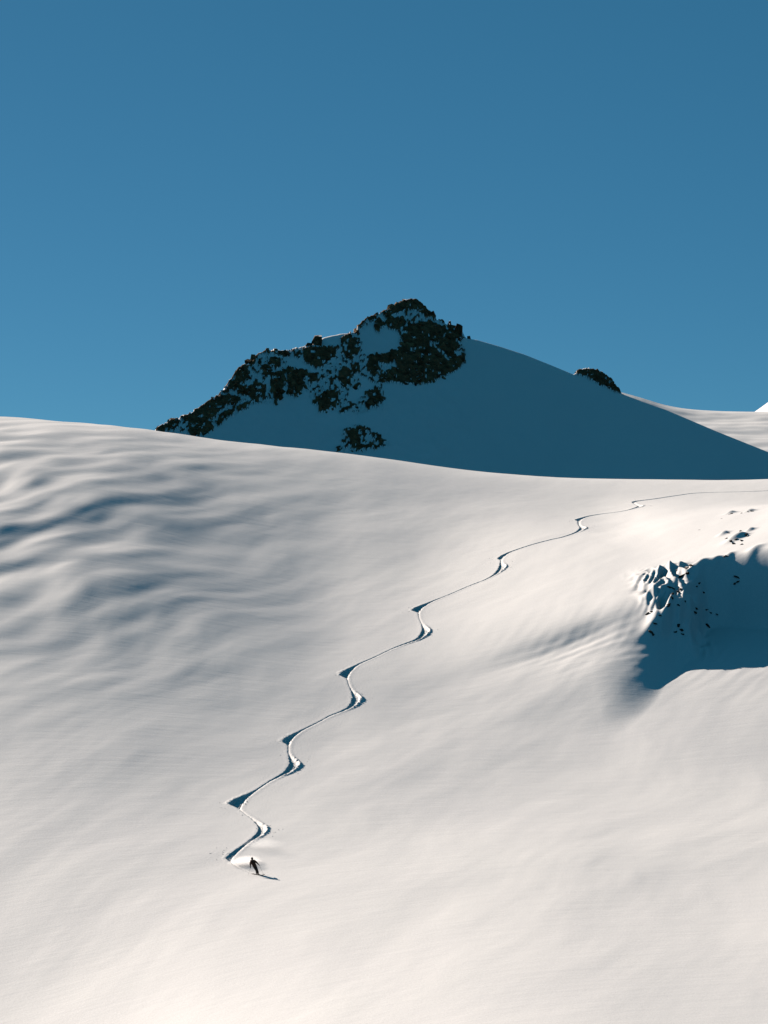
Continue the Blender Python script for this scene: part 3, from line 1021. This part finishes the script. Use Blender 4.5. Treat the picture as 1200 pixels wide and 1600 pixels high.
# ------------------------------------------------------------------ thrown powder behind the skier
def puff(center, size, rot, dens, label):
    bm = bmesh.new()
    bmesh.ops.create_icosphere(bm, subdivisions=4, radius=1)
    me = bpy.data.meshes.new('powder_cloud')
    bm.to_mesh(me); bm.free()
    m = bpy.data.materials.new('powder in the air')
    m.use_nodes = True
    t = m.node_tree
    t.nodes.remove(t.nodes['Principled BSDF'])
    vol = t.nodes.new('ShaderNodeVolumeScatter')
    vol.inputs['Color'].default_value = (1, 1, 1, 1)
    vol.inputs['Anisotropy'].default_value = 0.5
    tc = t.nodes.new('ShaderNodeTexCoord')
    ln_ = t.nodes.new('ShaderNodeVectorMath'); ln_.operation = 'LENGTH'
    t.links.new(tc.outputs['Object'], ln_.inputs[0])
    nz = t.nodes.new('ShaderNodeTexNoise'); nz.inputs['Scale'].default_value = 1.6; nz.inputs['Detail'].default_value = 4
    t.links.new(tc.outputs['Object'], nz.inputs['Vector'])
    a1 = t.nodes.new('ShaderNodeMath'); a1.operation = 'MULTIPLY_ADD'; a1.inputs[1].default_value = -0.9
    t.links.new(ln_.outputs['Value'], a1.inputs[0]); t.links.new(nz.outputs['Fac'], a1.inputs[2])
    mr = t.nodes.new('ShaderNodeMapRange')
    mr.inputs['From Min'].default_value = -0.3; mr.inputs['From Max'].default_value = 0.35
    mr.inputs['To Min'].default_value = 0; mr.inputs['To Max'].default_value = dens
    t.links.new(a1.outputs[0], mr.inputs['Value'])
    t.links.new(mr.outputs[0], vol.inputs['Density'])
    t.links.new(vol.outputs[0], t.nodes['Material Output'].inputs['Volume'])
    o = link('powder_cloud', me, m, None, label=label, category='snow spray', kind='stuff')
    o.location = center; o.scale = size; o.rotation_euler = rot
pc = ground_at(382, 1351)
puff(pc + Vector((0, 0, .35)), (1.9, 2.6, .8), (0, .0, math.radians(-30)), .75, 'bright cloud of powder thrown up behind the skier')
pc = ground_at(410, 1328)
puff(pc + Vector((0, 0, .7)), (2.6, 3.0, .7), (0, 0, 0), .13, 'thin drifting veil of powder hanging above the last turn')

# clods of snow thrown out of the turns
items = []
for k in range(len(pts)):
    if LW[k] or RW[k]:
        for i in range(9):
            sgn = -1 if LW[k] else 1
            j = min(len(S) - 1, max(0, int(arc_knot[k] / .2) + int(random.gauss(0, 14))))
            off = random.uniform(.7, 2.6)
            nx, ny = -TY[j], TX[j]
            X = CLX[j] + sgn * nx * off; Y = CLY[j] + sgn * ny * off
            items.append((X, Y, random.uniform(.02, .06)))
for (a, b) in ((389, 1241), (388, 1247), (386, 1253), (384, 1257), (378, 1274), (401, 1295)):
    g = ground_at(a, b)
    items.append((g.x, g.y, .07))
its = []
its = [(Vector((x, y, gz(x, y) + r * .5)), r) for x, y, r in items]
cb = ground_at(500, 1130)
vs = []; fs = []; off = 0
for p, r in its:
    hv, hf = HD[random.randrange(len(HD))]
    vs.append(hv * r + (np.array(p) - np.array(cb))); fs += [tuple(i + off for i in f) for f in hf]; off += len(hv)
me = bpy.data.meshes.new('snow_clods')
me.from_pydata(np.concatenate(vs).tolist(), [], fs)
oc = link('snow_clods', me, M_TRACK, None, kind='stuff', label='crumbs of snow scattered along the turns of the ski track', category='snow')
oc.location = cb
